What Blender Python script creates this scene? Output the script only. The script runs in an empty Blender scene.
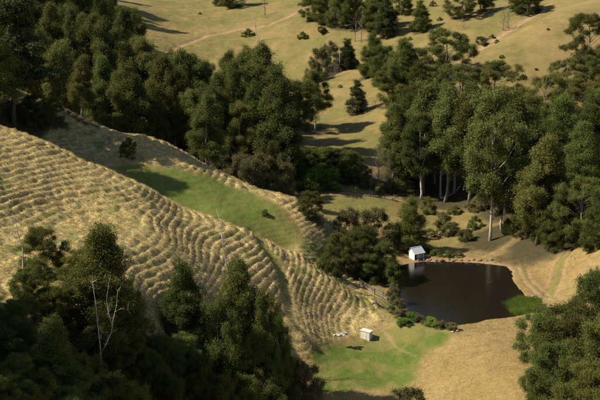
import bpy, math, random
import numpy as np
from mathutils import Vector, Matrix

R = math.radians
SC = bpy.context.scene
COL = SC.collection
rng = np.random.default_rng(7)
random.seed(7)

# ------------------------------------------------------------------ camera
CH, PITCH, F = 80.0, R(13.0), 1200.0          # height above the pond, tilt, focal length in photo pixels (600 wide)
cam = bpy.data.cameras.new('camera'); co = bpy.data.objects.new('camera', cam); COL.objects.link(co)
co.location = (0, 0, CH); co.rotation_euler = (R(90) - PITCH, 0, 0)
cam.sensor_width = 36.0; cam.lens = 36.0 * F / 600.0
cam.clip_start = 1.0; cam.clip_end = 9000.0
SC.camera = co

# ------------------------------------------------------------------ sky and sun
SUN_EL = R(44.0); SUN_AZ = math.atan2(-0.993, -0.12)      # azimuth: angle from +Y towards +X
sd = Vector((math.sin(SUN_AZ) * math.cos(SUN_EL), math.cos(SUN_AZ) * math.cos(SUN_EL), math.sin(SUN_EL)))
w = bpy.data.worlds.new('World'); SC.world = w; w.use_nodes = True
nt = w.node_tree; nt.nodes.clear()
sky = nt.nodes.new('ShaderNodeTexSky'); sky.sky_type = 'NISHITA'; sky.sun_disc = False
sky.sun_elevation = SUN_EL; sky.sun_rotation = SUN_AZ; sky.air_density = 1.0; sky.dust_density = 1.0
bg = nt.nodes.new('ShaderNodeBackground'); bg.inputs[1].default_value = 0.075
wo = nt.nodes.new('ShaderNodeOutputWorld')
nt.links.new(sky.outputs[0], bg.inputs[0]); nt.links.new(bg.outputs[0], wo.inputs[0])
sl = bpy.data.lights.new('sun', 'SUN'); so = bpy.data.objects.new('sun', sl); COL.objects.link(so)
sl.energy = 5.0; sl.angle = R(0.53); sl.color = (1.0, 0.90, 0.74)
so.rotation_euler = sd.to_track_quat('Z', 'Y').to_euler(); so.location = (-200, 0, 250)
SC.view_settings.view_transform = 'Standard'; SC.view_settings.look = 'None'
SC.view_settings.exposure = 0.66; SC.view_settings.gamma = 1.0
SC.render.engine = 'CYCLES'
SC.cycles.max_bounces = 6; SC.cycles.transparent_max_bounces = 4

# ------------------------------------------------------------------ small helpers
def tan_v(v):
    return np.tan(PITCH + np.arctan((np.asarray(v, float) - 200.0) / F))
def x_of(u, v, y):
    a = np.arctan((v - 200.0) / F)
    return (u - 300.0) / F * y * np.cos(a) / np.cos(PITCH + a) if True else 0
def P(u, v, y):                                # the point on the ray through a photo pixel at distance y
    return (float(x_of(u, v, y)), float(y), float(CH - y * tan_v(v)))
def to_px(x, y, z):
    c, s = math.cos(PITCH), math.sin(PITCH)
    d = y * c - (z - CH) * s
    up = y * s + (z - CH) * c
    return 300 + F * x / d, 200 - F * up / d
def hash2(ix, iy, seed):
    h = (ix.astype(np.int64) * 374761393 + iy.astype(np.int64) * 668265263 + seed * 1274126177) & 0xFFFFFFFF
    h = ((h ^ (h >> 13)) * 1274126177) & 0xFFFFFFFF
    h = ((h ^ (h >> 16)) * 2246822519) & 0xFFFFFFFF
    return ((h ^ (h >> 15)) & 0xFFFFFF) / float(0xFFFFFF)
def noise(x, y, seed=0):                       # value noise 0..1
    ix, iy = np.floor(x), np.floor(y); fx, fy = x - ix, y - iy
    fx = fx * fx * fx * (fx * (fx * 6 - 15) + 10); fy = fy * fy * fy * (fy * (fy * 6 - 15) + 10)
    a = hash2(ix, iy, seed); b = hash2(ix + 1, iy, seed); c = hash2(ix, iy + 1, seed); d = hash2(ix + 1, iy + 1, seed)
    return (a * (1 - fx) + b * fx) * (1 - fy) + (c * (1 - fx) + d * fx) * fy
def fbm(x, y, seed=0, n=4):
    t = np.zeros_like(np.asarray(x, float)); a = 0.5
    for i in range(n):
        t += a * (noise(x, y, seed + i * 17) - 0.5); x = x * 2.03; y = y * 2.03; a *= 0.5
    return t
def sstep(a, b, x):
    t = np.clip((x - a) / (b - a), 0, 1); return t * t * (3 - 2 * t)
def poly_sd(px, py, poly):                     # signed distance to a polygon (positive inside)
    d2 = np.full(px.shape, 1e18); ins = np.zeros(px.shape, bool)
    n = len(poly)
    for i in range(n):
        ax, ay = poly[i]; bx, by = poly[(i + 1) % n]
        ex, ey = bx - ax, by - ay; wx, wy = px - ax, py - ay
        t = np.clip((wx * ex + wy * ey) / (ex * ex + ey * ey + 1e-12), 0, 1)
        d2 = np.minimum(d2, (wx - ex * t) ** 2 + (wy - ey * t) ** 2)
        c = ((ay <= py) & (by > py)) | ((by <= py) & (ay > py))
        xi = ax + (py - ay) / (by - ay + (1e-12 if by == ay else 0)) * ex
        ins ^= c & (px < xi)
    d = np.sqrt(d2); return np.where(ins, d, -d)
def line_d(px, py, pts):
    d2 = np.full(px.shape, 1e18)
    for i in range(len(pts) - 1):
        ax, ay = pts[i]; bx, by = pts[i + 1]; ex, ey = bx - ax, by - ay; wx, wy = px - ax, py - ay
        t = np.clip((wx * ex + wy * ey) / (ex * ex + ey * ey + 1e-12), 0, 1)
        d2 = np.minimum(d2, (wx - ex * t) ** 2 + (wy - ey * t) ** 2)
    return np.sqrt(d2)

# ------------------------------------------------------------------ the terrain as a height field
CP = []
for u, v, y in [
    # pond surroundings and flat
    (440, 240, 298), (440, 215, 317), (430, 195, 340), (455, 190, 344), (405, 205, 325), (490, 240, 293), (520, 235, 290), (590, 240, 270.6), (600, 290, 238),
    (560, 290, 252), (540, 270, 270), (380, 230, 300), (340, 195, 325), (310, 190, 330), (345, 170, 345), (360, 130, 392), (357, 100, 430),
    (380, 75, 470), (400, 45, 512), (330, 20, 560), (280, 90, 480), (190, 35, 560), (200, 5, 640), (420, 10, 562), (448, 58, 478),
    (480, 95, 390), (470, 72, 412), (500, 46, 432), (530, 26, 448), (560, 9, 464), (590, 5, 476), (545, 45, 425), (475, 33, 505), (500, 14, 524), (520, 4, 540), (580, 180, 318), (595, 95, 395), (520, 150, 345), (560, 130, 360),
    # valley forest floor
    (180, 150, 362), (100, 100, 385), (60, 20, 520), (100, 5, 570), (20, 60, 450), (240, 165, 345), (290, 160, 352),
    # crest of the second spur
    (0, 88, 305), (60, 108, 300), (150, 140, 292), (220, 175, 285), (300, 203, 278), (335, 235, 270), (345, 262, 266), (360, 280, 262),
    # green paddock in the hollow behind the front crest
    (130, 175, 272), (200, 195, 267), (250, 215, 263), (260, 232, 258), (300, 240, 258), (290, 255, 255), (100, 150, 284), (225, 185, 277), (60, 135, 285),
    # front crest
    (0, 130, 266), (50, 150, 262), (100, 172, 257), (180, 207, 250), (215, 222, 247), (250, 235, 245), (290, 260, 244), (335, 285, 243),
    (375, 320, 237), (390, 345, 229),
    # front face (its grass steps follow the contours)
    (0, 180, 230), (0, 240, 207), (75, 215, 228), (150, 190, 247), (100, 222, 226), (120, 240, 215), (130, 220, 227.5), (170, 210, 244), (100, 265, 201), (60, 250, 205),
    (0, 280, 187), (60, 280, 190), (150, 225, 227), (150, 280, 206), (200, 250, 231), (200, 290, 213), (250, 290, 226.5), (250, 320, 216.5), (250, 360, 209.5), (250, 395, 203),
    (300, 300, 234.5), (300, 335, 221.5), (340, 320, 236), (320, 350, 222.5), (270, 320, 222), (280, 345, 214), (330, 365, 218.5), (290, 365, 217),
    (100, 330, 181), (150, 330, 192), (200, 330, 203), (150, 390, 183), (50, 390, 162), (0, 390, 150), (200, 390, 198), (300, 395, 208),
    # valley floor below the dam and the dry knoll
    (350, 390, 210.5), (400, 380, 214.5), (410, 330, 234.4), (400, 345, 228), (367, 340, 231), (430, 345, 226.7), (390, 330, 236),
    (385, 305, 244.7), (470, 335, 225), (520, 330, 227), (470, 370, 207.6), (430, 390, 208), (520, 390, 190.7), (550, 340, 218),
    (600, 400, 186), (590, 340, 212)]:
    CP.append(P(u, v, y))
CP += [  # hidden ground: behind the crests, outside the frame
    (-25, 261, 17.0), (-45, 264, 21.8), (-62, 270, 26.0), (0, 247, 11.0), (14, 250, 1.0), (9, 251, 2.5),
    (-70, 320, 22), (-40, 320, 13), (-10, 312, 8), (8, 296, 4.0), (-100, 330, 32),
    (-95, 180, 47), (-120, 250, 58), (-120, 310, 52), (-80, 140, 36), (-150, 180, 72), (-40, 135, 14), (0, 150, -6), (50, 150, 6), (100, 170, 14),
    (100, 230, 24), (120, 280, 36), (160, 340, 52), (200, 430, 66), (130, 420, 38), (0, 100, -8), (-60, 100, 16), (70, 100, 10),
    (-140, 420, 50), (-160, 560, 58), (-60, 690, 40), (60, 690, 52), (160, 620, 66), (0, 640, 44), (-180, 700, 58), (200, 720, 70),
    (68, 468, 27), (80, 490, 33), (92, 508, 38), (85, 205, 12), (18, 300, 3.0), (20, 275, 1.2), (24, 262, 0.7)]
CP = np.array(CP)
PX = np.array([P(u, v, CH / tan_v(v))[:2] for u, v in [
    (400, 265), (420, 262), (445, 261.5), (480, 263), (506, 266), (512, 272), (513, 281), (521, 291), (531, 301), (538, 309), (534, 317), (512, 318.5),
    (490, 320), (472, 324), (455, 326.5), (436, 324), (418, 318), (402, 312), (394, 303), (391, 292), (392, 279), (395, 270)]])
def tps_fit(pts, lam):
    X = pts[:, :2] / 100.0; n = len(X)
    d = ((X[:, None] - X[None]) ** 2).sum(-1); K = 0.5 * d * np.log(d + 1e-12)
    K[np.diag_indices(n)] = lam
    Q = np.c_[np.ones(n), X]
    A = np.zeros((n + 3, n + 3)); A[:n, :n] = K; A[:n, n:] = Q; A[n:, :n] = Q.T
    return X, np.linalg.solve(A, np.r_[pts[:, 2], 0, 0, 0])
TX, TW = tps_fit(CP, 0.0004)
def base_h(x, y):
    x = np.asarray(x, float); y = np.asarray(y, float); sh = x.shape
    xf, yf = np.clip(x.ravel(), -230, 230) / 100.0, np.clip(y.ravel(), 90, 740) / 100.0
    out = np.empty(xf.shape)
    for i in range(0, len(xf), 60000):
        a, b = xf[i:i + 60000, None], yf[i:i + 60000, None]
        d = (a - TX[None, :, 0]) ** 2 + (b - TX[None, :, 1]) ** 2
        out[i:i + 60000] = (0.5 * d * np.log(d + 1e-12)) @ TW[:-3] + TW[-3] + a[:, 0] * TW[-2] + b[:, 0] * TW[-1]
    z = out.reshape(sh)
    far = np.maximum(np.maximum(np.abs(x) - 230, 0), np.maximum(y - 740, np.maximum(90 - y, 0)))
    z = z + sstep(0, 1500, far) * (20 + 260 * fbm(x / 700.0, y / 700.0, 5, 3))
    z = z + 1.6 * fbm(x / 16.0, y / 16.0, 31, 3) * sstep(0, 1, 1)
    sdp = poly_sd(x, y, PX)
    bank = 0.12 + np.maximum(-sdp, 0) * 0.10 + 0.5 * fbm(x / 3.0, y / 3.0, 77, 2)
    k = sstep(12, 2, -sdp)
    z = np.where(sdp < 0, z * (1 - k) + np.maximum(np.minimum(z, bank + 1.6), bank * k) * k, z)
    z = np.where(sdp >= 0, -np.minimum(0.10 + 0.30 * sdp, 2.2), z)
    return z
def cast0(u, v, fn, y0=150.0, y1=900.0):       # first ground point met by the ray through a photo pixel
    ys = np.arange(y0, y1, 0.5)
    xs = x_of(u, v, ys); zs = CH - ys * tan_v(v)
    g = fn(xs, ys); hit = np.nonzero(g >= zs)[0]
    i = int(hit[0]) if len(hit) else len(ys) - 1
    return float(xs[i]), float(ys[i])
def W0(*uv): return [cast0(u, v, base_h) for u, v in uv]

PADDOCK = [P(118, 176, 276)[:2], P(160, 172, 277)[:2], P(215, 179, 279)[:2], P(255, 192, 275)[:2], P(285, 208, 268)[:2], P(300, 224, 263)[:2],
           P(300, 236, 258)[:2], P(282, 236, 256)[:2], P(262, 232, 256)[:2], P(250, 236, 247)[:2], P(232, 225, 250)[:2], P(200, 208, 254)[:2], P(150, 188, 262)[:2]]
GREEN_FLAT = W0((318, 345), (345, 340), (375, 328), (395, 322), (425, 326), (450, 333), (440, 344), (420, 350), (425, 368), (400, 388), (330, 396), (310, 390), (312, 365))
HOLLOW = [P(295, 240, 257)[:2], P(310, 255, 253)[:2], P(335, 275, 249)[:2], P(350, 285, 250)[:2], P(340, 255, 262)[:2], P(318, 240, 262)[:2]]
GROOVE = W0((253, 232), (262, 245), (275, 262), (284, 280), (287, 300), (291, 318), (303, 332), (322, 352))
TRACK_R = W0((505, 262), (519, 258), (522, 268), (527, 280), (540, 293), (556, 299))
TRACK_R2 = W0((548, 297), (556, 280), (560, 262), (572, 248))
TRACK_F = W0((150, 60), (175, 48), (205, 36), (240, 29), (268, 25), (285, 18), (305, 8))
TRACK_F2 = W0((436, 82), (455, 66), (480, 48), (505, 32), (528, 18), (548, 4))
TRACK_C = W0((378, 325), (388, 338), (398, 350), (415, 356))
FLAT_G = W0((300, 205), (330, 196), (390, 205), (398, 232), (372, 222), (330, 208))

def hill_mask(x, y):                           # where the shaggy stepped grass grows: the two left spurs
    m = sstep(20, 15, x) * sstep(303, 296, y) * sstep(160, 175, y)
    e = x - (16 - (y - 232) * 0.25)
    m = m * np.where(y < 236, sstep(20, 12, x + (236 - y) * 0.9), 1.0)
    m = m * sstep(0.6, -1.6, poly_sd(x, y, PADDOCK)) * sstep(0.5, -1.0, poly_sd(x, y, GREEN_FLAT))
    return m
def rowphase(x, y, z):
    warp = 1.1 * fbm(x / 12.0, y / 12.0, 3, 2) + 0.42 * fbm(x / 3.4, y / 3.4, 9, 2)
    nose = sstep(-12, 2, x) * sstep(252, 246, y)
    tilt = sstep(-48, -12, x) * sstep(262, 252, y)
    return z / (0.78 + 0.10 * nose) + warp - 0.10 * tilt * (y - 240) - 0.36 * nose * (y - 240) - 0.18 * nose * (x - 2)
def relief(x, y, z):
    m = hill_mask(x, y)
    ph = rowphase(x, y, z); f = ph - np.floor(ph)
    b = np.abs(np.sin(np.pi * ph)) ** 0.8
    cell = hash2(np.floor(ph), np.floor(x * 0 + 0), 5)
    lump = noise(x / 1.0 + 1.7 * np.floor(ph), y / 1.15 + 0.9 * np.floor(ph), 21)
    lump2 = noise(x / 0.45, y / 0.45, 45)
    patch = sstep(0.28, 0.62, noise(x / 11.0, y / 11.0, 61) + 0.18)
    brk = sstep(0.22, 0.5, noise(x / 2.4 + 3.1 * np.floor(ph), y / 2.8, 63))
    h = m * (0.45 + 0.55 * patch) * (b * (0.45 + 0.55 * lump) * (0.62 + 0.38 * brk) * 0.70 + 0.20 * (lump2 - 0.5) + 0.7 * fbm(x / 2.6, y / 2.6, 71, 3))
    gd = line_d(x, y, GROOVE)
    h = h * sstep(0.6, 1.8, gd) - 0.25 * sstep(2.0, 0.3, gd)
    sdp = poly_sd(x, y, PX)
    n1 = (1 - m) * sstep(-0.3, -2.5, sdp)
    h = h + n1 * (0.35 * fbm(x / 1.7, y / 1.7, 91, 3) + 0.5 * fbm(x / 5.0, y / 5.0, 93, 2) * sstep(320, 360, y))
    for tr, off in ((TRACK_R, 0.9), (TRACK_R2, 0.9)):
        d = line_d(x, y, tr); h = h - 0.22 * sstep(0.5, 0.15, np.abs(d - off))
    h = h - 0.5 * sstep(2.5, 0.5, line_d(x, y, TRACK_F2)) - 0.4 * sstep(1.8, 0.5, line_d(x, y, TRACK_F))
    return h
def ground(x, y):
    x = np.asarray(x, float); y = np.asarray(y, float)
    z = base_h(x, y); return z + relief(x, y, z)

def axis(segs):
    out = [segs[0][0]]
    for a, b, s0, s1 in segs:
        n = max(1, int(round((b - a) / (0.5 * (s0 + s1))))); t = np.linspace(0, 1, n + 1)[1:]
        r = s1 / s0
        tt = t if abs(r - 1) < 1e-3 else (r ** t - 1) / (r - 1)
        out += list(a + (b - a) * tt)
    return np.array(out)
AX = axis([(-2600, -330, 220, 40), (-330, -120, 30, 1.6), (-120, -68, 1.4, 0.45), (-68, 30, 0.32, 0.32), (30, 70, 0.42, 0.6), (70, 170, 0.8, 1.6), (170, 330, 2, 30), (330, 2600, 40, 220)])
AY = axis([(-1500, 60, 200, 12), (60, 165, 10, 1.0), (165, 185, 0.6, 0.36), (185, 305, 0.34, 0.34), (305, 400, 0.6, 0.9), (400, 680, 0.9, 1.6), (680, 900, 3, 20), (900, 3500, 40, 260)])
GX, GY = np.meshgrid(AX, AY)
GZ = ground(GX, GY)
def np_mesh(name, verts, faces_flat, nper, smooth=False):
    me = bpy.data.meshes.new(name); nf = len(faces_flat) // nper
    me.vertices.add(len(verts)); me.vertices.foreach_set('co', np.ascontiguousarray(verts, np.float32).ravel())
    me.loops.add(len(faces_flat)); me.loops.foreach_set('vertex_index', np.ascontiguousarray(faces_flat, np.int32))
    me.polygons.add(nf); me.polygons.foreach_set('loop_start', np.arange(0, nf * nper, nper, dtype=np.int32))
    if smooth: me.polygons.foreach_set('use_smooth', np.ones(nf, bool))
    me.update(calc_edges=True); return me
ny, nx = GX.shape
idx = np.arange(nx * ny).reshape(ny, nx)
fc = np.stack([idx[:-1, :-1], idx[:-1, 1:], idx[1:, 1:], idx[1:, :-1]], -1).reshape(-1)
gme = np_mesh('ground', np.stack([GX, GY, GZ], -1).reshape(-1, 3), fc, 4, True)

def surf(x, y):                                # height of the ground mesh itself
    i = np.clip(np.searchsorted(AX, x) - 1, 0, nx - 2); j = np.clip(np.searchsorted(AY, y) - 1, 0, ny - 2)
    fx = (x - AX[i]) / (AX[i + 1] - AX[i]); fy = (y - AY[j]) / (AY[j + 1] - AY[j])
    return (GZ[j, i] * (1 - fx) + GZ[j, i + 1] * fx) * (1 - fy) + (GZ[j + 1, i] * (1 - fx) + GZ[j + 1, i + 1] * fx) * fy
def gz(x, y): return float(surf(np.array([x]), np.array([y]))[0])
def cast(u, v, y0=150.0):
    x, y = cast0(u, v, surf, y0); return x, y, gz(x, y)
# surface cover: how green, how bare, how wooded each spot is
def cover(x, y, z):
    n = fbm(x / 7.0, y / 7.0, 201, 4); n2 = fbm(x / 2.2, y / 2.2, 215, 3)
    g = sstep(-2.5, 2.5, poly_sd(x, y, PADDOCK) + 6 * n) * (0.85 + 0.15 * sstep(-0.05, 0.12, n2)) * (1 - 0.4 * sstep(-14, 2, x))
    g = np.maximum(g, sstep(-1.5, 2.0, poly_sd(x, y, GREEN_FLAT) + 6 * n) * (0.62 + 0.38 * sstep(-0.14, 0.06, n2 + n)))
    g = np.maximum(g, 0.75 * sstep(-2.0, 2.0, poly_sd(x, y, HOLLOW) + 4 * n))
    g = np.maximum(g, 0.55 * sstep(-3, 3, poly_sd(x, y, FLAT_G) + 8 * n))
    sdp = poly_sd(x, y, PX)
    g = np.maximum(g, 0.8 * sstep(6.5, 1.0, -sdp + 8 * n) * sstep(262, 240, y + 6 * n) * sstep(36, 26, x))
    g = np.maximum(g, 0.40 * sstep(-0.12, 0.22, n + 0.4 * n2) * sstep(300, 312, y) * sstep(95, 40, x - (y - 380) * 0.35))       # far pasture, patchy
    g = np.maximum(g, 0.65 * sstep(0.02, 0.28, n2 + 0.6 * n) * hill_mask(x, y))
    g = np.maximum(g, 0.6 * sstep(1.9, 0.6, line_d(x, y, GROOVE) + 2 * n) * sstep(224, 238, y))
    g = np.maximum(g, 0.4 * sstep(0.75, 0.3, line_d(x, y, TRACK_R) + n2))
    g = np.maximum(g, 0.45 * sstep(1.8, 0.6, line_d(x, y, TRACK_R2) + 2 * n2))
    g = np.maximum(g, 0.5 * sstep(14, 4, np.abs(x - 40) * 0.8) * sstep(288, 296, y) * sstep(322, 305, y) * sstep(-.1, .1, n))
    d = sstep(0.55, 0.12, np.abs(line_d(x, y, TRACK_R) - 0.9) + 0.5 * n2)
    d = np.maximum(d, 0.8 * sstep(0.5, 0.15, np.abs(line_d(x, y, TRACK_R2) - 1.6) + 0.3 * n2))
    d = np.maximum(d, sstep(2.2, 0.6, line_d(x, y, TRACK_F) + 2 * n2)); d = np.maximum(d, sstep(2.6, 0.8, line_d(x, y, TRACK_F2) + 2 * n2))
    d = np.maximum(d, 0.5 * sstep(0.6, 0.1, line_d(x, y, TRACK_C) + 0.8 * n2))
    d = np.maximum(d, 0.8 * sstep(0.5, 0.15, np.abs(line_d(x, y, GROOVE) - 2.0) + 0.6 * n2) * sstep(240, 236, y) * sstep(222, 227, y))
    d = np.maximum(d, 0.9 * sstep(0.9, 0.25, np.abs(sdp + 0.2) + 0.8 * n2) * sstep(266, 276, y))           # bare far bank of the pond
    ob = W0((388, 172))[0]
    d = np.maximum(d, 0.75 * sstep(9, 3, np.hypot(x - ob[0], (y - ob[1]) * 0.5) + 10 * n))             # the worn orange bank
    return np.clip(g, 0, 1), np.clip(d, 0, 1)
gg, gd_ = cover(GX, GY, GZ)
for nm, arr in (('green', gg), ('bare', gd_)):
    at = gme.attributes.new(nm, 'FLOAT', 'POINT'); at.data.foreach_set('value', np.ascontiguousarray(arr.ravel(), np.float32))
def dull(x, y): return sstep(300, 335, y) * (0.45 + 0.55 * sstep(-0.12, 0.15, fbm(x / 14.0, y / 14.0, 501, 3)))
at = gme.attributes.new('olive', 'FLOAT', 'POINT'); at.data.foreach_set('value', np.ascontiguousarray(dull(GX, GY).ravel(), np.float32))
at = gme.attributes.new('shag', 'FLOAT', 'POINT'); at.data.foreach_set('value', np.ascontiguousarray(hill_mask(GX, GY).ravel(), np.float32))

# ------------------------------------------------------------------ materials
def new_mat(name):
    m = bpy.data.materials.new(name); m.use_nodes = True; t = m.node_tree; t.nodes.clear()
    out = t.nodes.new('ShaderNodeOutputMaterial'); b = t.nodes.new('ShaderNodeBsdfPrincipled')
    t.links.new(b.outputs[0], out.inputs[0]); return m, t, b, out
def N(t, kind, **kw):
    n = t.nodes.new(kind)
    for k, v in kw.items():
        if k.startswith('i_'): n.inputs[int(k[2:])].default_value = v
        else: setattr(n, k, v)
    return n
def mix(t, fac, a, b, mode='MIX'):
    n = t.nodes.new('ShaderNodeMix'); n.data_type = 'RGBA'; n.blend_type = mode
    for sock, val in ((n.inputs[0], fac), (n.inputs[6], a), (n.inputs[7], b)):
        if hasattr(val, 'links'): t.links.new(val, sock)
        elif isinstance(val, (int, float)): sock.default_value = val
        else: sock.default_value = (*val, 1)
    return n.outputs[2]
def ramp(t, src, lo, hi):
    n = t.nodes.new('ShaderNodeMapRange'); n.inputs[1].default_value = lo; n.inputs[2].default_value = hi; t.links.new(src, n.inputs[0]); return n.outputs[0]
def nz(t, vec, scale, detail=4, rough=0.6):
    n = N(t, 'ShaderNodeTexNoise'); n.inputs['Scale'].default_value = scale; n.inputs['Detail'].default_value = detail; n.inputs['Roughness'].default_value = rough
    if vec is not None: t.links.new(vec, n.inputs['Vector'])
    return n.outputs[0]
def attr(t, nm): return N(t, 'ShaderNodeAttribute', attribute_name=nm).outputs['Fac']

def ground_colour(t, vec):
    gr, ba = attr(t, 'green'), attr(t, 'bare')
    a = nz(t, vec, 0.05, 4); b = nz(t, vec, 0.9, 5); c = nz(t, vec, 5.0, 3)
    straw = mix(t, ramp(t, a, 0.35, 0.65), (0.245, 0.162, 0.056), (0.285, 0.203, 0.082))
    straw = mix(t, ramp(t, b, 0.42, 0.66), straw, (0.20, 0.145, 0.055))
    straw = mix(t, ramp(t, c, 0.50, 0.75), straw, (0.33, 0.262, 0.125))
    shag = mix(t, ramp(t, b, 0.40, 0.64), (0.46, 0.36, 0.152), (0.29, 0.220, 0.08))
    shag = mix(t, ramp(t, c, 0.50, 0.75), shag, (0.54, 0.44, 0.24))
    e = nz(t, vec, 0.28, 8, 0.75)
    old = mix(t, ramp(t, e, 0.36, 0.66), (0.225, 0.170, 0.064), (0.125, 0.106, 0.036))
    straw = mix(t, attr(t, 'olive'), straw, old)
    dry = mix(t, attr(t, 'shag'), straw, shag)
    green = mix(t, ramp(t, b, 0.35, 0.68), (0.080, 0.125, 0.020), (0.125, 0.150, 0.032))
    green = mix(t, ramp(t, c, 0.48, 0.78), green, (0.060, 0.085, 0.018))
    col = mix(t, gr, dry, green)
    soil = mix(t, ramp(t, b, 0.35, 0.7), (0.34, 0.235, 0.13), (0.22, 0.14, 0.07))
    col = mix(t, ba, col, soil)
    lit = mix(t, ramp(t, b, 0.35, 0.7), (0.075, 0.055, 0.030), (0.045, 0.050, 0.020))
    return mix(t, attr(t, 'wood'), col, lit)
M = {}
m, t, b, o = new_mat('hill_grass'); M['ground'] = m
tc = N(t, 'ShaderNodeTexCoord').outputs['Object']
t.links.new(ground_colour(t, tc), b.inputs['Base Color']); b.inputs['Roughness'].default_value = 0.95; b.inputs['Specular IOR Level'].default_value = 0.1
bp = N(t, 'ShaderNodeBump'); bp.inputs['Strength'].default_value = 0.8; bp.inputs['Distance'].default_value = 0.25
wv = N(t, 'ShaderNodeTexWave', wave_type='BANDS', bands_direction='Z'); wv.inputs['Scale'].default_value = 0.42; wv.inputs['Distortion'].default_value = 3.5; wv.inputs['Detail'].default_value = 3; wv.inputs['Detail Scale'].default_value = 0.25
t.links.new(tc, wv.inputs['Vector'])
am = N(t, 'ShaderNodeMath', operation='MULTIPLY_ADD'); am.inputs[1].default_value = 0.22; t.links.new(wv.outputs['Fac'], am.inputs[0]); t.links.new(nz(t, tc, 3.0, 6, 0.7), am.inputs[2])
t.links.new(am.outputs[0], bp.inputs['Height']); t.links.new(bp.outputs[0], b.inputs['Normal'])

m, t, b, o = new_mat('grass_blades'); M['blades'] = m
tc = N(t, 'ShaderNodeTexCoord').outputs['Object']
c0 = ground_colour(t, tc); rn = attr(t, 'rnd')
c1 = mix(t, rn, c0, mix(t, 0.45, c0, (0.55, 0.46, 0.26)))
t.links.new(c1, b.inputs['Base Color']); b.inputs['Roughness'].default_value = 0.9; b.inputs['Specular IOR Level'].default_value = 0.1
tr = N(t, 'ShaderNodeBsdfTranslucent'); t.links.new(c1, tr.inputs[0])
ms = N(t, 'ShaderNodeMixShader', i_0=0.5); t.links.new(b.outputs[0], ms.inputs[1]); t.links.new(tr.outputs[0], ms.inputs[2]); t.links.new(ms.outputs[0], o.inputs[0])

def leaf_mat(name, dark, light, tint, trans=0.22):
    m, t, b, o = new_mat(name)
    oi = N(t, 'ShaderNodeObjectInfo').outputs['Random']; r = attr(t, 'rnd'); k = attr(t, 'clump')
    c = mix(t, r, dark, light); c = mix(t, ramp(t, k, 0.1, 1.4), c, tint)
    hs = N(t, 'ShaderNodeHueSaturation'); t.links.new(c, hs.inputs['Color'])
    a1 = N(t, 'ShaderNodeMapRange'); a1.inputs[3].default_value = 0.480; a1.inputs[4].default_value = 0.524; t.links.new(oi, a1.inputs[0]); t.links.new(a1.outputs[0], hs.inputs['Hue'])
    a2 = N(t, 'ShaderNodeMath', operation='MULTIPLY_ADD'); a2.inputs[1].default_value = 7.31; a2.inputs[2].default_value = 0.0; t.links.new(oi, a2.inputs[0])
    a3 = N(t, 'ShaderNodeMath', operation='FRACT'); t.links.new(a2.outputs[0], a3.inputs[0])
    a4 = N(t, 'ShaderNodeMapRange'); a4.inputs[3].default_value = 0.68; a4.inputs[4].default_value = 1.35; t.links.new(a3.outputs[0], a4.inputs[0]); t.links.new(a4.outputs[0], hs.inputs['Value'])
    t.links.new(hs.outputs[0], b.inputs['Base Color']); b.inputs['Roughness'].default_value = 0.8; b.inputs['Specular IOR Level'].default_value = 0.08
    tr = N(t, 'ShaderNodeBsdfTranslucent'); t.links.new(hs.outputs[0], tr.inputs[0])
    ms = N(t, 'ShaderNodeMixShader', i_0=trans); t.links.new(b.outputs[0], ms.inputs[1]); t.links.new(tr.outputs[0], ms.inputs[2]); t.links.new(ms.outputs[0], o.inputs[0])
    return m
M['euc'] = leaf_mat('eucalypt_leaves', (0.088, 0.108, 0.026), (0.125, 0.145, 0.034), (0.158, 0.150, 0.046), 0.36)
M['dense'] = leaf_mat('blackwood_leaves', (0.078, 0.098, 0.022), (0.112, 0.134, 0.030), (0.142, 0.146, 0.040), 0.36)
M['dark'] = leaf_mat('pine_needles', (0.034, 0.050, 0.018), (0.068, 0.088, 0.026), (0.080, 0.090, 0.030), 0.15)
M['olive'] = leaf_mat('scrub_leaves', (0.090, 0.092, 0.034), (0.155, 0.148, 0.056), (0.170, 0.155, 0.070), 0.3)
M['bright'] = leaf_mat('willow_leaves', (0.085, 0.150, 0.020), (0.150, 0.220, 0.040), (0.17, 0.23, 0.05), 0.35)
def bark_mat(name, c1, c2, sc=1.2):
    m, t, b, o = new_mat(name); tc = N(t, 'ShaderNodeTexCoord').outputs['Object']
    mp = N(t, 'ShaderNodeMapping'); mp.inputs['Scale'].default_value = (1, 1, 0.18); t.links.new(tc, mp.inputs[0])
    n = nz(t, mp.outputs[0], sc, 5, 0.65)
    t.links.new(mix(t, ramp(t, n, 0.35, 0.65), c1, c2), b.inputs['Base Color']); b.inputs['Roughness'].default_value = 0.9
    bp = N(t, 'ShaderNodeBump'); bp.inputs['Strength'].default_value = 0.5; bp.inputs['Distance'].default_value = 0.1; t.links.new(n, bp.inputs['Height']); t.links.new(bp.outputs[0], b.inputs['Normal'])
    return m
M['bark'] = bark_mat('eucalypt_bark', (0.30, 0.25, 0.19), (0.15, 0.115, 0.085))
M['pale'] = bark_mat('pale_bark', (0.52, 0.45, 0.36), (0.30, 0.24, 0.18))
M['white_bark'] = bark_mat('white_gum_bark', (0.60, 0.54, 0.46), (0.36, 0.30, 0.24))
M['brown'] = bark_mat('dark_bark', (0.11, 0.085, 0.06), (0.05, 0.038, 0.028))
M['dead'] = bark_mat('bleached_dead_wood', (0.46, 0.41, 0.37), (0.26, 0.22, 0.19), 2.0)
M['twig'] = bark_mat('grey_twigs', (0.24, 0.20, 0.165), (0.14, 0.115, 0.09), 2.0)

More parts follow.
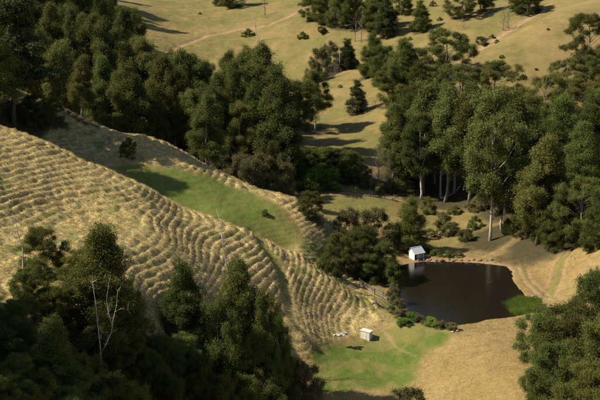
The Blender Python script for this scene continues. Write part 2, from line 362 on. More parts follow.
# ------------------------------------------------------------------ mesh building
class Tubes:
    def __init__(s): s.v = []; s.f = []
    def add(s, pts, rad, n=6):
        pts = [np.array(p, float) for p in pts]; base = len(s.v)
        for i, p in enumerate(pts):
            d = pts[min(i + 1, len(pts) - 1)] - pts[max(i - 1, 0)]; d = d / (np.linalg.norm(d) + 1e-9)
            a = np.cross(d, (0.31, 0.91, 0.27) if abs(d[2]) > 0.8 else (0, 0, 1.0)); a /= np.linalg.norm(a) + 1e-9; b = np.cross(d, a)
            for k in range(n):
                th = 2 * math.pi * k / n; s.v.append(p + rad[i] * (a * math.cos(th) + b * math.sin(th)))
        for i in range(len(pts) - 1):
            for k in range(n):
                q = base + i * n; s.f.append((q + k, q + (k + 1) % n, q + n + (k + 1) % n, q + n + k))
        s.f.append(tuple(base + (len(pts) - 1) * n + k for k in range(n))); s.f.append(tuple(base + n - 1 - k for k in range(n)))
    def mesh(s, name, mat):
        me = bpy.data.meshes.new(name); me.from_pydata([tuple(x) for x in s.v], [], s.f)
        me.polygons.foreach_set('use_smooth', [len(p.vertices) == 4 for p in me.polygons]); me.materials.append(M[mat]); return me
def leaves(centres, radii, counts, squash, size, mat, r, up=0.35, droop=0.0, name='crown'):
    vs, rn, ck = [], [], []
    for c, rad, n in zip(centres, radii, counts):
        d = r.normal(size=(n, 3)); p = np.array(c) + d * rad * 0.52 * np.array([1, 1, squash])
        d /= np.linalg.norm(d, axis=1)[:, None]
        nrm = 0.55 * d + 0.8 * r.normal(size=(n, 3)) + np.array([0, 0, up]); nrm /= np.linalg.norm(nrm, axis=1)[:, None]
        t = r.normal(size=(n, 3)) + np.array([0, 0, -droop]); t -= nrm * (t * nrm).sum(1)[:, None]; t /= np.linalg.norm(t, axis=1)[:, None] + 1e-9
        bt = np.cross(nrm, t)
        L = (size * (0.65 + 0.7 * r.random(n)))[:, None]; Wd = L * (0.26 + 0.20 * r.random(n))[:, None]
        q = np.stack([p - bt * Wd - t * L * 0.35, p + bt * Wd - t * L * 0.35, p + t * L * 0.65 - nrm * L * 0.10], 1)
        vs.append(q.reshape(-1, 3)); rn.append(np.repeat(r.random(n), 3)); ck.append(np.full(3 * n, r.random()))
    V = np.concatenate(vs); me = np_mesh(name, V, np.arange(len(V)), 3)
    for nm, a in (('rnd', np.concatenate(rn)), ('clump', np.concatenate(ck))):
        at = me.attributes.new(nm, 'FLOAT', 'POINT'); at.data.foreach_set('value', a.astype(np.float32))
    me.materials.append(M[mat]); return me

PROTO = {}
def grow(key, seed, H, W, cb, prof, nb, rb, nc, rc, nl, lsize, leafm, barkm, lean=0.03, r0=0.014, squash=0.9, droop=0.5, up=0.25, limb_up=0.5, bz=1.0):
    """one kind of tree: a tapered trunk with limbs, boughs spread through the crown's profile, leaf clumps on every bough"""
    r = np.random.default_rng(seed)
    tb = Tubes(); n = 9
    jx = np.cumsum(r.normal(size=n + 1)) * lean * H * 0.18; jy = np.cumsum(r.normal(size=n + 1)) * lean * H * 0.18
    jx -= jx[0]; jy -= jy[0]
    top = H * 0.93
    tp = np.array([[jx[i], jy[i], -0.03 * H + (top + 0.03 * H) * i / n] for i in range(n + 1)])
    tr = [H * r0 * ((1 - i / n) ** 0.85 + 0.10) * (1.5 if i == 0 else 1) for i in range(n + 1)]
    tb.add(tp, tr, 8)
    def trunk_at(z):
        f = np.clip((z + 0.03 * H) / (top + 0.03 * H), 0, 1) * n; i = min(int(f), n - 1); k = f - i
        return tp[i] * (1 - k) + tp[i + 1] * k, tr[i] * (1 - k) + tr[i + 1] * k
    cen, rad, cnt, boughs = [], [], [], []
    tries = 0
    while len(boughs) < nb and tries < nb * 60:
        tries += 1
        tt = r.random() ** 0.9; z = H * (cb + (0.97 - cb) * tt) - rb * 0.4
        R0 = W * 0.5 * prof(tt); a = r.random() * 2 * math.pi; q = R0 * (0.2 + 0.85 * r.random() ** 0.6)
        ctr, _ = trunk_at(z); p = np.array([ctr[0] + math.cos(a) * q, ctr[1] + math.sin(a) * q, z])
        if any(np.linalg.norm((p - b) * (1, 1, 1.25)) < rb * 0.82 for b in boughs): continue
        boughs.append(p)
        zl = max(0.05 * H, z - limb_up * max(q, 0.6) - 0.3 * rb); s, sr = trunk_at(zl)
        mid = s * 0.5 + p * 0.5 + np.array([0, 0, -0.12 * q]) + r.normal(size=3) * 0.05 * q
        lr = min(sr * 0.45, H * r0 * 0.30); tb.add([s, mid, p, p + (0, 0, rb * 0.4)], [lr, lr * 0.7, lr * 0.4, lr * 0.12], 5)
        bs = rb * (0.6 + 0.8 * r.random())
        for j in range(nc):
            d = r.normal(size=3); d /= np.linalg.norm(d); d[2] = d[2] * 0.8 + 0.1
            c = p + d * bs * np.array([1, 1, bz]) * (0.35 + 0.65 * r.random())
            cen.append(c); rr = rc * (0.5 + 1.0 * r.random()); rad.append(rr); cnt.append(int(nl * (rr / rc) ** 1.6))
            if j % 2 == 0: tb.add([p * 0.8 + mid * 0.2, c], [lr * 0.3, lr * 0.08], 3)
    crown = leaves(cen, rad, cnt, squash, lsize, leafm, r, up, droop)
    V = np.array([c for c in cen]); ext = max(np.abs(V[:, :2]).max(1).mean() * 1.6, 0.1)
    q = np.concatenate([V[:, 0], V[:, 1]]); 
    w = (np.percentile(V[:, 0], 97) - np.percentile(V[:, 0], 3) + np.percentile(V[:, 1], 97) - np.percentile(V[:, 1], 3)) / 2 + rc
    h = float((V[:, 2] + np.array(rad) * squash).max())
    PROTO[key] = dict(parts=[('trunk', tb.mesh('trunk', barkm)), ('crown', crown)], h=h, w=w)
dome = lambda t: math.sqrt(max(0.0, 1 - (2 * t - 0.9) ** 2 / 1.25)) 
ball = lambda t: math.sqrt(max(0.02, 1 - (2 * t - 0.85) ** 2 / 1.4))
cone = lambda t: max(0.06, (1 - t) ** 0.8) * min(1, 0.55 + 4 * t)
spire = lambda t: max(0.1, 1 - t ** 1.6) * min(1, 0.6 + 2 * t)
# tall open eucalypts
for i in range(5):
    grow('euc%d' % i, 100 + i, 32, 10.5 + i % 3, 0.24 + 0.06 * (i % 3), dome if i % 2 else spire, 40 + 3 * i, 1.35, 12, 0.80, 150, 0.26, 'euc', 'pale' if i in (1, 3) else 'bark', r0=0.0085, droop=1.8, limb_up=1.4, bz=1.5, squash=1.25)
# straight gums with long pale trunks
for i in range(3):
    grow('gum%d' % i, 120 + i, 30, 10.5, 0.36 if i < 2 else 0.28, dome, 36, 1.4, 12, 0.80, 150, 0.26, 'euc', 'white_bark' if i < 2 else 'pale', r0=0.0115 if i < 2 else 0.0085, droop=1.8, limb_up=1.4, bz=1.4, squash=1.2)
# broad paddock eucalypts
for i in range(2):
    grow('wide%d' % i, 140 + i, 20, 17, 0.12, dome, 52, 1.45, 11, 0.72, 150, 0.23, 'euc', 'bark', r0=0.015, limb_up=0.9, droop=1.3, bz=1.1)
# dense rounded blackwoods and wattles
for i in range(4):
    grow('round%d' % i, 160 + i, 14, 11, 0.02, ball, 66, 1.05, 9, 0.62, 125, 0.175, 'dense', 'brown', r0=0.015, limb_up=0.6, bz=1.05)
for i in range(2):
    grow('tallround%d' % i, 180 + i, 24, 12, 0.04, spire, 84, 1.3, 9, 0.78, 140, 0.22, 'dense', 'bark', r0=0.011, limb_up=0.9, droop=1.2, bz=1.3, squash=1.1)
# conifers
grow('cone0', 190, 14, 7, 0.02, cone, 76, 0.75, 7, 0.5, 90, 0.20, 'dark', 'brown', r0=0.016, limb_up=-0.1)
grow('pine0', 191, 30, 20, 0.27, lambda t: max(0.12, 1 - t ** 2) * (0.55 + 0.45 * abs(math.sin(t * 9))), 80, 1.5, 9, 0.85, 100, 0.36, 'dark', 'brown', r0=0.015, limb_up=0.05, squash=0.65, bz=0.7)
# low shrubs
for i in range(3):
    grow('shrub%d' % i, 200 + i, 4.2, 5.0, 0.0, ball, 26, 0.62, 6, 0.40, 80, 0.17, ('dense', 'olive', 'bright')[i], 'brown', r0=0.02, limb_up=0.5)
for i in range(2):
    grow('scrub%d' % i, 210 + i, 10, 9, 0.02, ball, 46, 1.0, 7, 0.62, 85, 0.22, 'olive', 'brown', r0=0.014, limb_up=0.7)

def dead(key, seed, H, W, nl, barkm='dead', fork=0.3, r0=0.014, nt=4, limb_up=(0.5, 1.1), twig=True):
    """a leafless tree: a trunk, limbs that fork, fine twigs"""
    r = np.random.default_rng(seed); tb = Tubes(); n = 8
    jx = np.cumsum(r.normal(size=n + 1)) * 0.018 * H; jy = np.cumsum(r.normal(size=n + 1)) * 0.018 * H
    tp = np.array([[jx[i] - jx[0], jy[i] - jy[0], -0.04 * H + H * 1.04 * i / n] for i in range(n + 1)])
    tr = [H * r0 * ((1 - i / n) + 0.07) for i in range(n + 1)]
    lm = Tubes(); tb.add(tp, tr, 7); limbs = []
    for j in range(nl):
        f = (fork + (0.97 - fork) * (j + r.random()) / nl) * n; i = min(int(f), n - 1); k = f - i; s = tp[i] * (1 - k) + tp[i + 1] * k
        a = r.random() * 6.28; L = W * 0.5 * (0.5 + 0.6 * r.random()); up = limb_up[0] + (limb_up[1] - limb_up[0]) * r.random()
        pts = [s - np.array([0, 0, 0.05])]; d = np.array([math.cos(a), math.sin(a), up])
        for q in range(5):
            d = d + r.normal(size=3) * 0.22 + np.array([0, 0, 0.10]); pts.append(pts[-1] + d / np.linalg.norm(d) * L / 4)
        lr = (tr[i] * (1 - k) + tr[i + 1] * k) * 0.55 + 0.004 * H * 0.3
        if nl < 16: lm = Tubes(); limbs.append(lm)
        lm.add(pts, [lr * (1 - 0.17 * q) for q in range(6)], 5)
        if twig:
            for q in range(nt):
                b0 = pts[1 + int(r.integers(0, 4))]; e = b0 + (r.normal(size=3) * 0.22 + np.array([0.12 * math.cos(a), 0.12 * math.sin(a), 0.22])) * L
                md = (b0 + e) / 2 + r.normal(size=3) * 0.05 * L
                lm.add([b0, md, e], [lr * 0.4, lr * 0.28, lr * 0.08], 3)
    PROTO[key] = dict(parts=[('trunk', tb.mesh('trunk', barkm))] + ([('branch', l.mesh('branch', barkm)) for l in limbs] if limbs else [('twigs', lm.mesh('twigs', barkm))]), h=H, w=W)
dead('dead0', 301, 14, 6, 9, fork=0.35)
dead('dead1', 302, 17, 3.5, 10, r0=0.013, fork=0.3)
dead('dead2', 303, 10, 7, 22, 'twig', fork=0.12, nt=9, r0=0.012)
dead('dead3', 304, 9, 5, 13, 'twig', fork=0.25, nt=9, r0=0.022)
dead('brush0', 305, 3.2, 5, 34, 'twig', fork=0.02, nt=9, r0=0.010, limb_up=(0.2, 1.4))
# the white forked dead tree: two antler-like limbs from one stem
def forked():
    tb = Tubes(); parts = []; r = np.random.default_rng(311)
    tb.add([(0, 0, -0.6), (0.05, 0, 2.5), (-0.1, 0, 5), (0.0, 0, 7.4)], [0.20, 0.17, 0.14, 0.12], 7)
    def limb(pts, r0, tw):
        lm = Tubes(); n = len(pts); lm.add(pts, [r0 * (1 - 0.8 * i / (n - 1)) for i in range(n)], 6)
        for j in range(tw):
            i = int(r.integers(1, n)); s = np.array(pts[i]); d = r.normal(size=3) * 0.4 + np.array([0, 0, 0.3]); lm.add([s, s + d * 0.6, s + d * 1.1 + (0, 0, 0.1)], [r0 * 0.35, r0 * 0.25, r0 * 0.06], 4)
        parts.append(('branch', lm.mesh('branch', 'dead')))
    limb([(0, 0, 7.4), (-0.15, 0.1, 9), (-0.35, 0.1, 11), (-0.45, 0.0, 13), (-0.9, 0.1, 15.6)], 0.12, 14)
    limb([(0, 0, 7.2), (0.9, -0.1, 8.3), (1.9, -0.2, 9.8), (2.3, -0.2, 11.4), (2.9, -0.1, 13.0), (3.1, 0, 14.6)], 0.11, 9)
    limb([(2.1, -0.2, 10.4), (1.5, -0.1, 12.2), (1.3, 0, 13.6), (1.7, 0, 15.4)], 0.07, 6)
    limb([(2.6, -0.2, 12.2), (3.6, 0.1, 12.5), (4.6, 0.2, 12.4)], 0.04, 3)
    limb([(0, 0, 4.4), (-0.6, 0.2, 5.6), (-0.9, 0.2, 6.6)], 0.07, 3)
    PROTO['forked'] = dict(parts=[('trunk', tb.mesh('trunk', 'dead'))] + parts, h=15.6, w=5)
forked()

# ------------------------------------------------------------------ planting
PLANTED = []
NAMES = {'euc': 'eucalyptus_tree', 'gum': 'eucalyptus_tree', 'wide': 'eucalyptus_tree', 'round': 'blackwood_tree', 'tallround': 'wattle_tree', 'cone': 'cypress_tree', 'pine': 'pine_tree',
         'shrub': 'shrub', 'scrub': 'scrub_tree', 'dead': 'dead_tree', 'brush': 'dead_bush', 'forked': 'dead_tree'}
CATS = {'eucalyptus_tree': 'tree', 'blackwood_tree': 'tree', 'wattle_tree': 'tree', 'cypress_tree': 'tree', 'pine_tree': 'tree', 'shrub': 'shrub', 'scrub_tree': 'tree', 'dead_tree': 'dead tree', 'dead_bush': 'bush'}
def plant(kind, u, vtop, vbase=None, wpx=None, y=None, label=None, group=None, row=None, rot=None, tilt=None, mat=None):
    """stand a tree on the ground: at the spot seen through (u, vbase), or at distance y where its foot is hidden; its top shows at vtop"""
    pr = PROTO[kind]
    def at_y(yy):
        x = (u - 300) / F * yy / math.cos(PITCH)
        for _ in range(2):
            z = gz(x, yy); x = (u - 300) / F * (yy * math.cos(PITCH) - (z + 8 - CH) * math.sin(PITCH))
        return x, yy, z
    x, yy, z = cast(u, vbase) if y is None else at_y(y)
    for k in range(20):
        h = CH - yy * float(tan_v(vtop)) - z; sz = h / pr['h']
        sx = min(sz, 1.15) if wpx is None else wpx / F * math.hypot(yy, CH - z) / pr['w']
        if y is None or (sz > 0 and sx / sz < 1.4): break
        x, yy, z = at_y(yy - 2.0)              # a hidden foot: come down the slope until the tree has its usual proportions
    if sz <= 0: raise ValueError('no room for %s at %s' % (kind, u))
    sx = min(sx, 1.55 * sz)
    PLANTED.append(dict(kind=kind, x=x, y=yy, z=z, sx=sx, sz=sz, h=h, u=u, label=label, group=group, row=row, rot=random.random() * 6.283 if rot is None else rot, tilt=tilt))
    return PLANTED[-1]

# --- the tall forest in the valley behind the left spurs
def prof(u): return float(np.interp(u, [-20, 60, 110, 135, 150, 165, 178, 195, 210, 228, 245, 262, 280, 292, 305, 320, 330], [-150, -150, -90, 5, 44, 46, 44, 56, 58, 46, 40, 42, 58, 82, 76, 72, 95]))
FR = [(336, -10, 96, 19, 'nearest left'), (350, 100, 262, 17, 'front'), (372, 20, 268, 17, 'second'), (398, 0, 262, 17, 'third'), (430, -12, 176, 17, 'fourth'), (470, -12, 132, 18, 'fifth'), (515, -12, 122, 18, 'sixth'), (565, -12, 114, 19, 'seventh'), (610, 0, 110, 20, 'last')]
ri = 0
for y, u0, u1, st, nm in FR:
    u = u0 + random.random() * 8
    while u < u1:
        yy = y + random.uniform(-9, 9); x = (u - 300) / F * yy * 1.03; z = gz(x, yy)
        h = random.uniform(25, 36) * (1 if y < 500 else 0.82)
        vt = max(prof(u) + (0 if y > 360 else random.uniform(0, 38)) + random.uniform(0, 9), 200 + F * math.tan(math.atan((CH - z - h) / yy) - PITCH))
        if CH - yy * float(tan_v(vt)) - z < 13: u += st * 0.7; continue
        k = random.choice(['euc0', 'euc1', 'euc2', 'euc3', 'euc4', 'euc0', 'tallround0'])
        plant(k, u, vt, y=yy, wpx=random.uniform(8, 12) / yy * F * 0.92, row=('tall tree, {o} from left in the %s row of the valley forest' % nm, 'forest row %s' % nm), group='valley forest behind the left spurs')
        u += st * random.uniform(0.8, 1.3)
# forest edge with feet in view
plant('euc3', 315, 68, 131, 34, label='tall slender eucalypt at the right end of the valley forest, foot on open slope')
plant('euc1', 300, 78, 150, 34, label='eucalypt second from the right end of the valley forest')
plant('euc0', 282, 62, y=362, wpx=40, label='eucalypt with dark crown above the grey bushes at the forest edge')
plant('euc2', 262, 40, y=378, wpx=44, label='highest eucalypt crown of the valley forest, right of its middle')
plant('euc3', 240, 100, 176, 30, label='pale trunked eucalypt at forest foot above the green paddock')
plant('euc1', 214, 84, y=338, wpx=34, label='eucalypt with thin pale trunk just above the second spur crest')
plant('wide0', 176, 46, y=365, wpx=56, label='broad bright olive crown standing out on the left of the forest')
plant('dead1', 121, 32, y=470, wpx=16, label='bare grey dead tree standing in the dark valley forest')
plant('dead1', 258, 13, 42, 12, label='thin bare topped tree above the forest beside the far track')
plant('shrub0', 248, 28, 36, 12, label='small shrub in the far pasture right of the thin bare topped tree')
# forest floor shrubs along its foot
for i, (u, vt, vb, wp, k) in enumerate([(258, 152, 184, 36, 'scrub0'), (240, 153, 180, 30, 'scrub1'), (281, 152, 186, 24, 'scrub0'), (222, 150, 178, 24, 'scrub1'), (270, 140, 172, 26, 'round2'), (286, 132, 165, 30, 'round1')]):
    plant(k, u, vt, y=318 + (i * 7) % 12, wpx=wp, row=('leafy bush at the forest foot above the second spur crest, {o} from left', 'ff'), group='bushes at the forest foot')
plant('dead2', 252, 158, y=316, wpx=22, label='twiggy grey leafless bush at the forest foot above the paddock')
plant('shrub2', 313, 165, 190, 24, label='bright green bush left of its twin under the dark thicket')
plant('shrub2', 331, 166, 190, 24, label='bright green bush right of its twin under the dark thicket')
for i, (u, vt, vb, wp) in enumerate([(302, 146, 176, 26), (318, 146, 175, 30), (334, 147, 176, 30), (350, 150, 180, 26), (346, 160, 183, 22), (362, 163, 185, 16)]):
    plant(('round%d' % (i % 4)), u, vt, vb, wp, row=('dark bush in the thicket behind the two bright green bushes, {o} from left', 'th'), group='dark thicket behind the bright bushes')
for i, (u, vt, vb, wp) in enumerate([(371, 152, 190, 18), (379, 148, 189, 18), (388, 156, 192, 16)]):
    plant('dead2', u, vt, vb, wp, row=('sparse grey leafless tree by the worn orange bank, {o} from left', 'ob'), group='leafless trees by the orange bank')
plant('shrub1', 376, 180, 192, 14, label='low grey green bush under the leafless trees by the orange bank')
plant('shrub1', 391, 182, 193, 12, label='low olive bush at the right end of the leafless trees')
# --- far slope
for u, vt, vb, wp, k, lb in [
    (314, -10, 20, 26, 'round0', 'dense dark tree in the far top clump, leftmost of the clump'),
    (329, -14, 23, 28, 'round1', 'dense dark tree in the far top clump, second from left'),
    (343, -16, 27, 28, 'round2', 'dense dark tree in the far top clump, third from left'),
    (358, -18, 24, 28, 'round3', 'dense dark tree in the far top clump beside the bare grey trees'),
    (377, -14, 30, 26, 'tallround0', 'tall dark tree in the far top clump left of the sunny bank'),
    (386, -4, 36, 20, 'cone0', 'dark tapering tree at the right end of the far top clump'),
    (233, -22, 7, 34, 'round1', 'wide dark tree cut by the top edge above the far pasture'),
    (222, -18, 5, 20, 'round3', 'small dark tree cut by the top edge, left of the wide one'),
    (419, -2, 31, 24, 'tallround1', 'rounded dark tree alone on the far slope casting a shadow right'),
    (399, -16, 14, 26, 'round0', 'dark tree at top edge left of the lone rounded tree'),
    (462, -16, 18, 34, 'wide1', 'wide dark eucalypt near the top edge above the gully'),
    (480, -14, 12, 24, 'round2', 'dark tree at top edge right of the wide gully eucalypt'),
    (528, -14, 13, 34, 'round1', 'dark tree at the top edge of the right dry slope'),
    (516, -8, 11, 18, 'round0', 'small dark tree at the top edge beside the two bare trees'),
    (348, 38, 69, 20, 'cone0', 'dark pointed tree left of the pale green tree on the far slope'),
    (372, 30, 76, 30, 'tallround1', 'pale green rounded tree on the far slope above the cypress'),
    (384, 44, 84, 26, 'round3', 'green tree tucked behind the big dense tree on the far slope'),
    (357, 79, 113, 17, 'cone0', 'lone dark cypress on the open dry slope'),
    (404, 36, 98, 46, 'tallround0', 'big dense rounded tree at the upper left of the right forest'),
    (446, 26, 82, 50, 'wide0', 'broad eucalypt with visible limbs on the far slope below the gully'),
    (330, 40, 70, 18, 'scrub0', 'loose olive tree above the slender forest edge eucalypt'),
    (320, 46, 76, 18, 'scrub1', 'olive tree by the forest end left of the thin dead trunk'),
    (314, 58, 82, 14, 'scrub0', 'small olive tree at the forest end above the dry gully'),
    (392, 60, 104, 30, 'round1', 'dense tree below and left of the big dense rounded tree'),
    (418, 58, 108, 34, 'tallround1', 'dense green tree between the big dense tree and the broad eucalypt'),
    (432, 64, 104, 28, 'round2', 'dense green tree under the left side of the broad far eucalypt'),
    (566, 58, 96, 34, 'wide0', 'open crowned eucalypt at the upper edge of the right forest'),
    (606, 40, 92, 40, 'wide0', 'eucalypt cut by the right edge at the top of the right forest'),
    (588, 12, 70, 46, 'wide1', 'open crowned eucalypt on the right skyline slope with trunk in view')]:
    plant(k, u, vt, vb, wp, label=lb)
plant('dead1', 337, 38, 72, 7, label='thin grey dead trunk on the far slope left of the dark pointed tree')
for u, vt, vb, lb in [(355, 14, 42, 'bare grey tree below the far top clump, left of a pair'), (361, 16, 42, 'bare grey tree below the far top clump, right of a pair'), (503, 3, 30, 'bare grey tree on the far slope, taller of two'), (508, 6, 28, 'bare grey tree on the far slope, shorter of two'), (265, -6, 15, 'pale grey dead tree near the top edge in the far pasture')]:
    plant('dead3', u, vt, vb, 13, label=lb)
for u, vt, vb, wp, k, lb in [(303, 31, 38, 11, 'shrub0', 'small dark shrub alone on the far golden slope'), (321, 26, 33, 13, 'shrub1', 'small grey green shrub right of the lone far shrub'), (464, 20, 29, 11, 'brush0', 'twiggy grey bush beneath the wide gully eucalypt'), (481, 36, 45, 13, 'shrub1', 'low scrubby bush in the dry gully'), (492, 34, 38, 5, 'shrub0', 'tiny dark shrub on the track edge of the right slope'), (433, 0, 6, 6, 'shrub0', 'tiny bush at top edge right of the lone rounded tree'), (497, 39, 43, 5, 'shrub0', 'tiny dark shrub on the right dry slope below the track'), (305, 86, 96, 16, 'shrub1', 'grey green shrub on slope at the forest end'), (476, 62, 72, 12, 'brush0', 'grey twiggy bush in the gully above the right forest')]:
    plant(k, u, vt, vb, wp, label=lb)
for u, vt, vb, wp, lb in [(352, 104, 116, 20, 'grey heap of dead brush at the foot of the lone cypress'), (366, 100, 112, 18, 'grey dead brush right of the lone cypress'), (376, 99, 108, 14, 'grey dead brush at forest edge right of the cypress'), (334, 62, 78, 16, 'grey dead brush beneath the thin dead trunk')]:
    plant('brush0', u, vt, vb, wp, label=lb)
for u, v in [(200, 14), (272, 66), (340, 88), (410, 40), (440, 20), (548, 30), (536, 70), (502, 58)]:
    plant('shrub%d' % (u % 2), u, v - random.uniform(2.2, 4.0), v, random.uniform(4, 6.5), row=('tiny bush dotted over the open far slopes, {o} from left', 'dot'), group='tiny bushes on the far slopes')
# --- right forest
for u, vt, y, wp, k in [(394, 102, 372, 30, 'euc4'), (408, 92, 366, 42, 'tallround0'), (424, 76, 380, 44, 'euc0'), (445, 84, 366, 46, 'euc2'), (462, 62, 385, 48, 'wide0'), (436, 98, 356, 36, 'euc1'),
                        (470, 82, 342, 44, 'euc4'), (495, 60, 388, 50, 'wide1'), (512, 84, 352, 48, 'euc2'), (530, 88, 345, 46, 'tallround1'), (545, 72, 372, 48, 'wide0'), (560, 92, 350, 50, 'tallround0'),
                        (575, 78, 370, 46, 'wide1'), (592, 86, 362, 48, 'tallround1'), (606, 70, 382, 46, 'euc0'), (603, 112, 335, 50, 'wide0'), (582, 118, 330, 46, 'euc4'), (556, 120, 328, 44, 'tallround0'), (538, 128, 322, 40, 'euc0'), (515, 118, 326, 44, 'tallround1')]:
    plant(k, u, vt, y=y, wpx=wp, row=('tree in the dense forest on the right, {o} crown from left', 'rf'), group='dense forest on the right slope')
plant('gum2', 490, 84, 241, 54, label='tallest eucalypt by the pond, long bare pale trunk')
plant('euc1', 502, 128, 232, 40, label='eucalypt just right of the tallest pondside eucalypt')
plant('round1', 516, 168, 231, 34, label='bushy tree at forest edge right of the tallest pondside eucalypt')
plant('tallround1', 552, 148, 238, 46, label='bright smooth crowned tall wattle at the forest edge above the wheel track')
plant('tallround0', 534, 160, 234, 36, label='tall wattle left of the bright smooth crowned one')
plant('wide1', 580, 176, 240, 48, label='layered wide crowned tree at the forest edge on the right')
plant('round2', 600, 190, 243, 44, label='dark tree cut by the right edge below the layered wide tree')
plant('round3', 558, 205, 247, 32, label='low dark tree hanging over the bank at the forest edge')
plant('gum0', 441, 104, 197, 34, label='eucalypt with thick white trunk, left of the white trunk pair')
plant('gum1', 454, 108, 194, 34, label='eucalypt with thick white trunk, right of the white trunk pair')
plant('gum1', 421, 112, 199, 30, label='slim eucalypt with white trunk left of the white trunk pair')
plant('euc1', 404, 118, 187, 28, label='eucalypt at the left foot of the right forest')
plant('round0', 397, 146, 189, 24, label='dark bushy tree at the left foot of the right forest')
plant('dead0', 447, 160, 195, 9, label='short white dead trunk between the white trunked eucalypts')
for i, (u, vt, vb, wp) in enumerate([(428, 196, 214, 14), (441, 212, 226, 18), (455, 205, 214, 14), (466, 228, 240, 14), (430, 228, 238, 18), (448, 222, 234, 18), (475, 215, 228, 14), (478, 195, 210, 20), (508, 218, 232, 14), (524, 224, 236, 16), (540, 228, 240, 16), (575, 232, 246, 20), (592, 236, 250, 16)]):
    plant('shrub%d' % (i % 2), u, vt, vb, wp, row=('low shrub on the grassy bank between pond and right forest, {o} from left', 'bk'), group='shrubs on the bank behind the pond')
for i, (u, vt, vb, wp) in enumerate([(436, 249, 256, 13), (448, 250, 257, 15), (459, 251, 257, 12), (428, 247, 253, 9)]):
    plant('shrub0', u, vt, vb, wp, row=('dark low bush along the far pond shore right of the hut, {o} from left', 'ps'), group='low bushes on the far pond shore')
# --- scrub between the spur and the pond
plant('tallround1', 411, 194, 250, 36, label='round dark tree standing just behind the white hut')
for u, vt, vb, wp, k, lb in [
    (350, 206, 246, 30, 'scrub0', 'olive scrub tree at the top left of the creek scrub'), (374, 207, 245, 36, 'scrub1', 'grey olive scrub tree at the top of the creek scrub'),
    (338, 232, 266, 24, 'round0', 'dark bushy tree at the left foot of the creek scrub'), (362, 224, 268, 36, 'round1', 'largest dark tree in the middle of the creek scrub'),
    (384, 240, 279, 30, 'round3', 'dark tree on the right side of the creek scrub by the pond'), (352, 246, 275, 26, 'scrub1', 'olive bush low in the middle of the creek scrub'),
    (370, 252, 281, 28, 'round2', 'dark bush above the old picket fence'), (391, 262, 286, 16, 'shrub0', 'low dark bush overhanging the left pond shore'),
    (325, 252, 272, 16, 'shrub0', 'dark low bush in the hollow behind the front crest'), (336, 258, 278, 14, 'shrub1', 'olive bush in the hollow below the scrub'),
    (311, 190, 216, 23, 'round3', 'dense round dark bush on the second spur crest'), (128, 137, 159, 15, 'round2', 'round dark bush alone on the shaded slope'),
    (265, 209, 216, 7, 'round1', 'tiny dark bush alone in the green paddock'), (393, 282, 304, 12, 'scrub0', 'pale olive bush at the left end of the pond'),
    (397, 298, 313, 14, 'shrub1', 'olive bush on the near left pond corner')]:
    plant(k, u, vt, vb, wp, label=lb)
for i, (u, vt, vb, wp) in enumerate([(402, 309, 318, 14), (411, 312, 321, 14), (420, 315, 323, 13), (430, 317, 326, 14), (441, 321, 329, 12), (405, 317, 326, 13), (452, 322, 330, 11)]):
    plant('shrub2' if i in (1, 3, 5) else 'shrub1', u, vt, vb, wp, row=('reedy green bush on the near pond shore, {o} from left', 'np'), group='reedy bushes on the near pond shore')
# --- the dark gully, lower left
for u, vt, y, wp, k, lb in [
    (42, 224, 190, 44, 'round0', 'dark tree under the stepped hillside left of the biggest gully tree'), (30, 258, 182, 40, 'round2', 'shaded tree below and left in the gully, beside the left edge'),
    (102, 220, 190, 66, 'tallround0', 'biggest dark gully tree behind the white forked dead tree'), (82, 246, 186, 46, 'round1', 'dark tree leaning on the left side of the biggest gully tree'),
    (126, 276, 184, 32, 'round3', 'dark tree on the right shoulder of the biggest gully tree'), (185, 257, 200, 42, 'tallround1', 'sunlit topped gully tree left of the tall thin dead tree'),
    (240, 256, 204, 50, 'tallround0', 'large loose gully tree right of the tall thin dead tree'), (262, 284, 203, 40, 'round1', 'dark gully tree at the right edge beside the grassy groove'),
    (218, 300, 197, 46, 'round2', 'shaded gully tree beneath the tall thin dead tree'), (252, 322, 200, 44, 'round0', 'shaded gully tree above the lower right corner of the gully'),
    (52, 312, 172, 50, 'tallround1', 'shaded tall tree in the gully left of the white forked dead tree'), (74, 366, 166, 60, 'round3', 'sunlit bush at the bottom edge below the white forked dead tree'),
    (10, 318, 165, 50, 'round1', 'dark tree at the left edge low in the gully'), (158, 362, 176, 34, 'round0', 'small gully tree at the bottom edge, left of a pair'),
    (199, 354, 184, 40, 'round2', 'small gully tree at the bottom edge, right of a pair'), (304, 360, 205, 38, 'scrub0', 'olive bush at the bottom edge beside the green flat'),
    (150, 334, 184, 30, 'round1', 'low shaded bush under the fallen dead branches'), (22, 382, 146, 40, 'round2', 'low bush in the bottom left corner'),
    (236, 345, 200, 50, 'round3', 'shaded tree in the darkest part of the gully'), (118, 340, 172, 40, 'round3', 'shaded bush right of the white forked dead stem'),
    (180, 332, 194, 42, 'round1', 'shaded tree in the gully middle below the sunlit topped tree'), (268, 338, 201, 34, 'round2', 'dark tree at the right foot of the gully by the bare path'),
    (142, 318, 186, 22, 'shrub1', 'sunlit low bush on gully slope above the white dead tree'), (20, 352, 160, 44, 'round0', 'black shaded tree near the bottom left corner'), (279, 318, 203, 22, 'round2', 'small dark tree right of the loose gully tree')]:
    plant(k, u, vt, y=y, wpx=wp, label=lb)
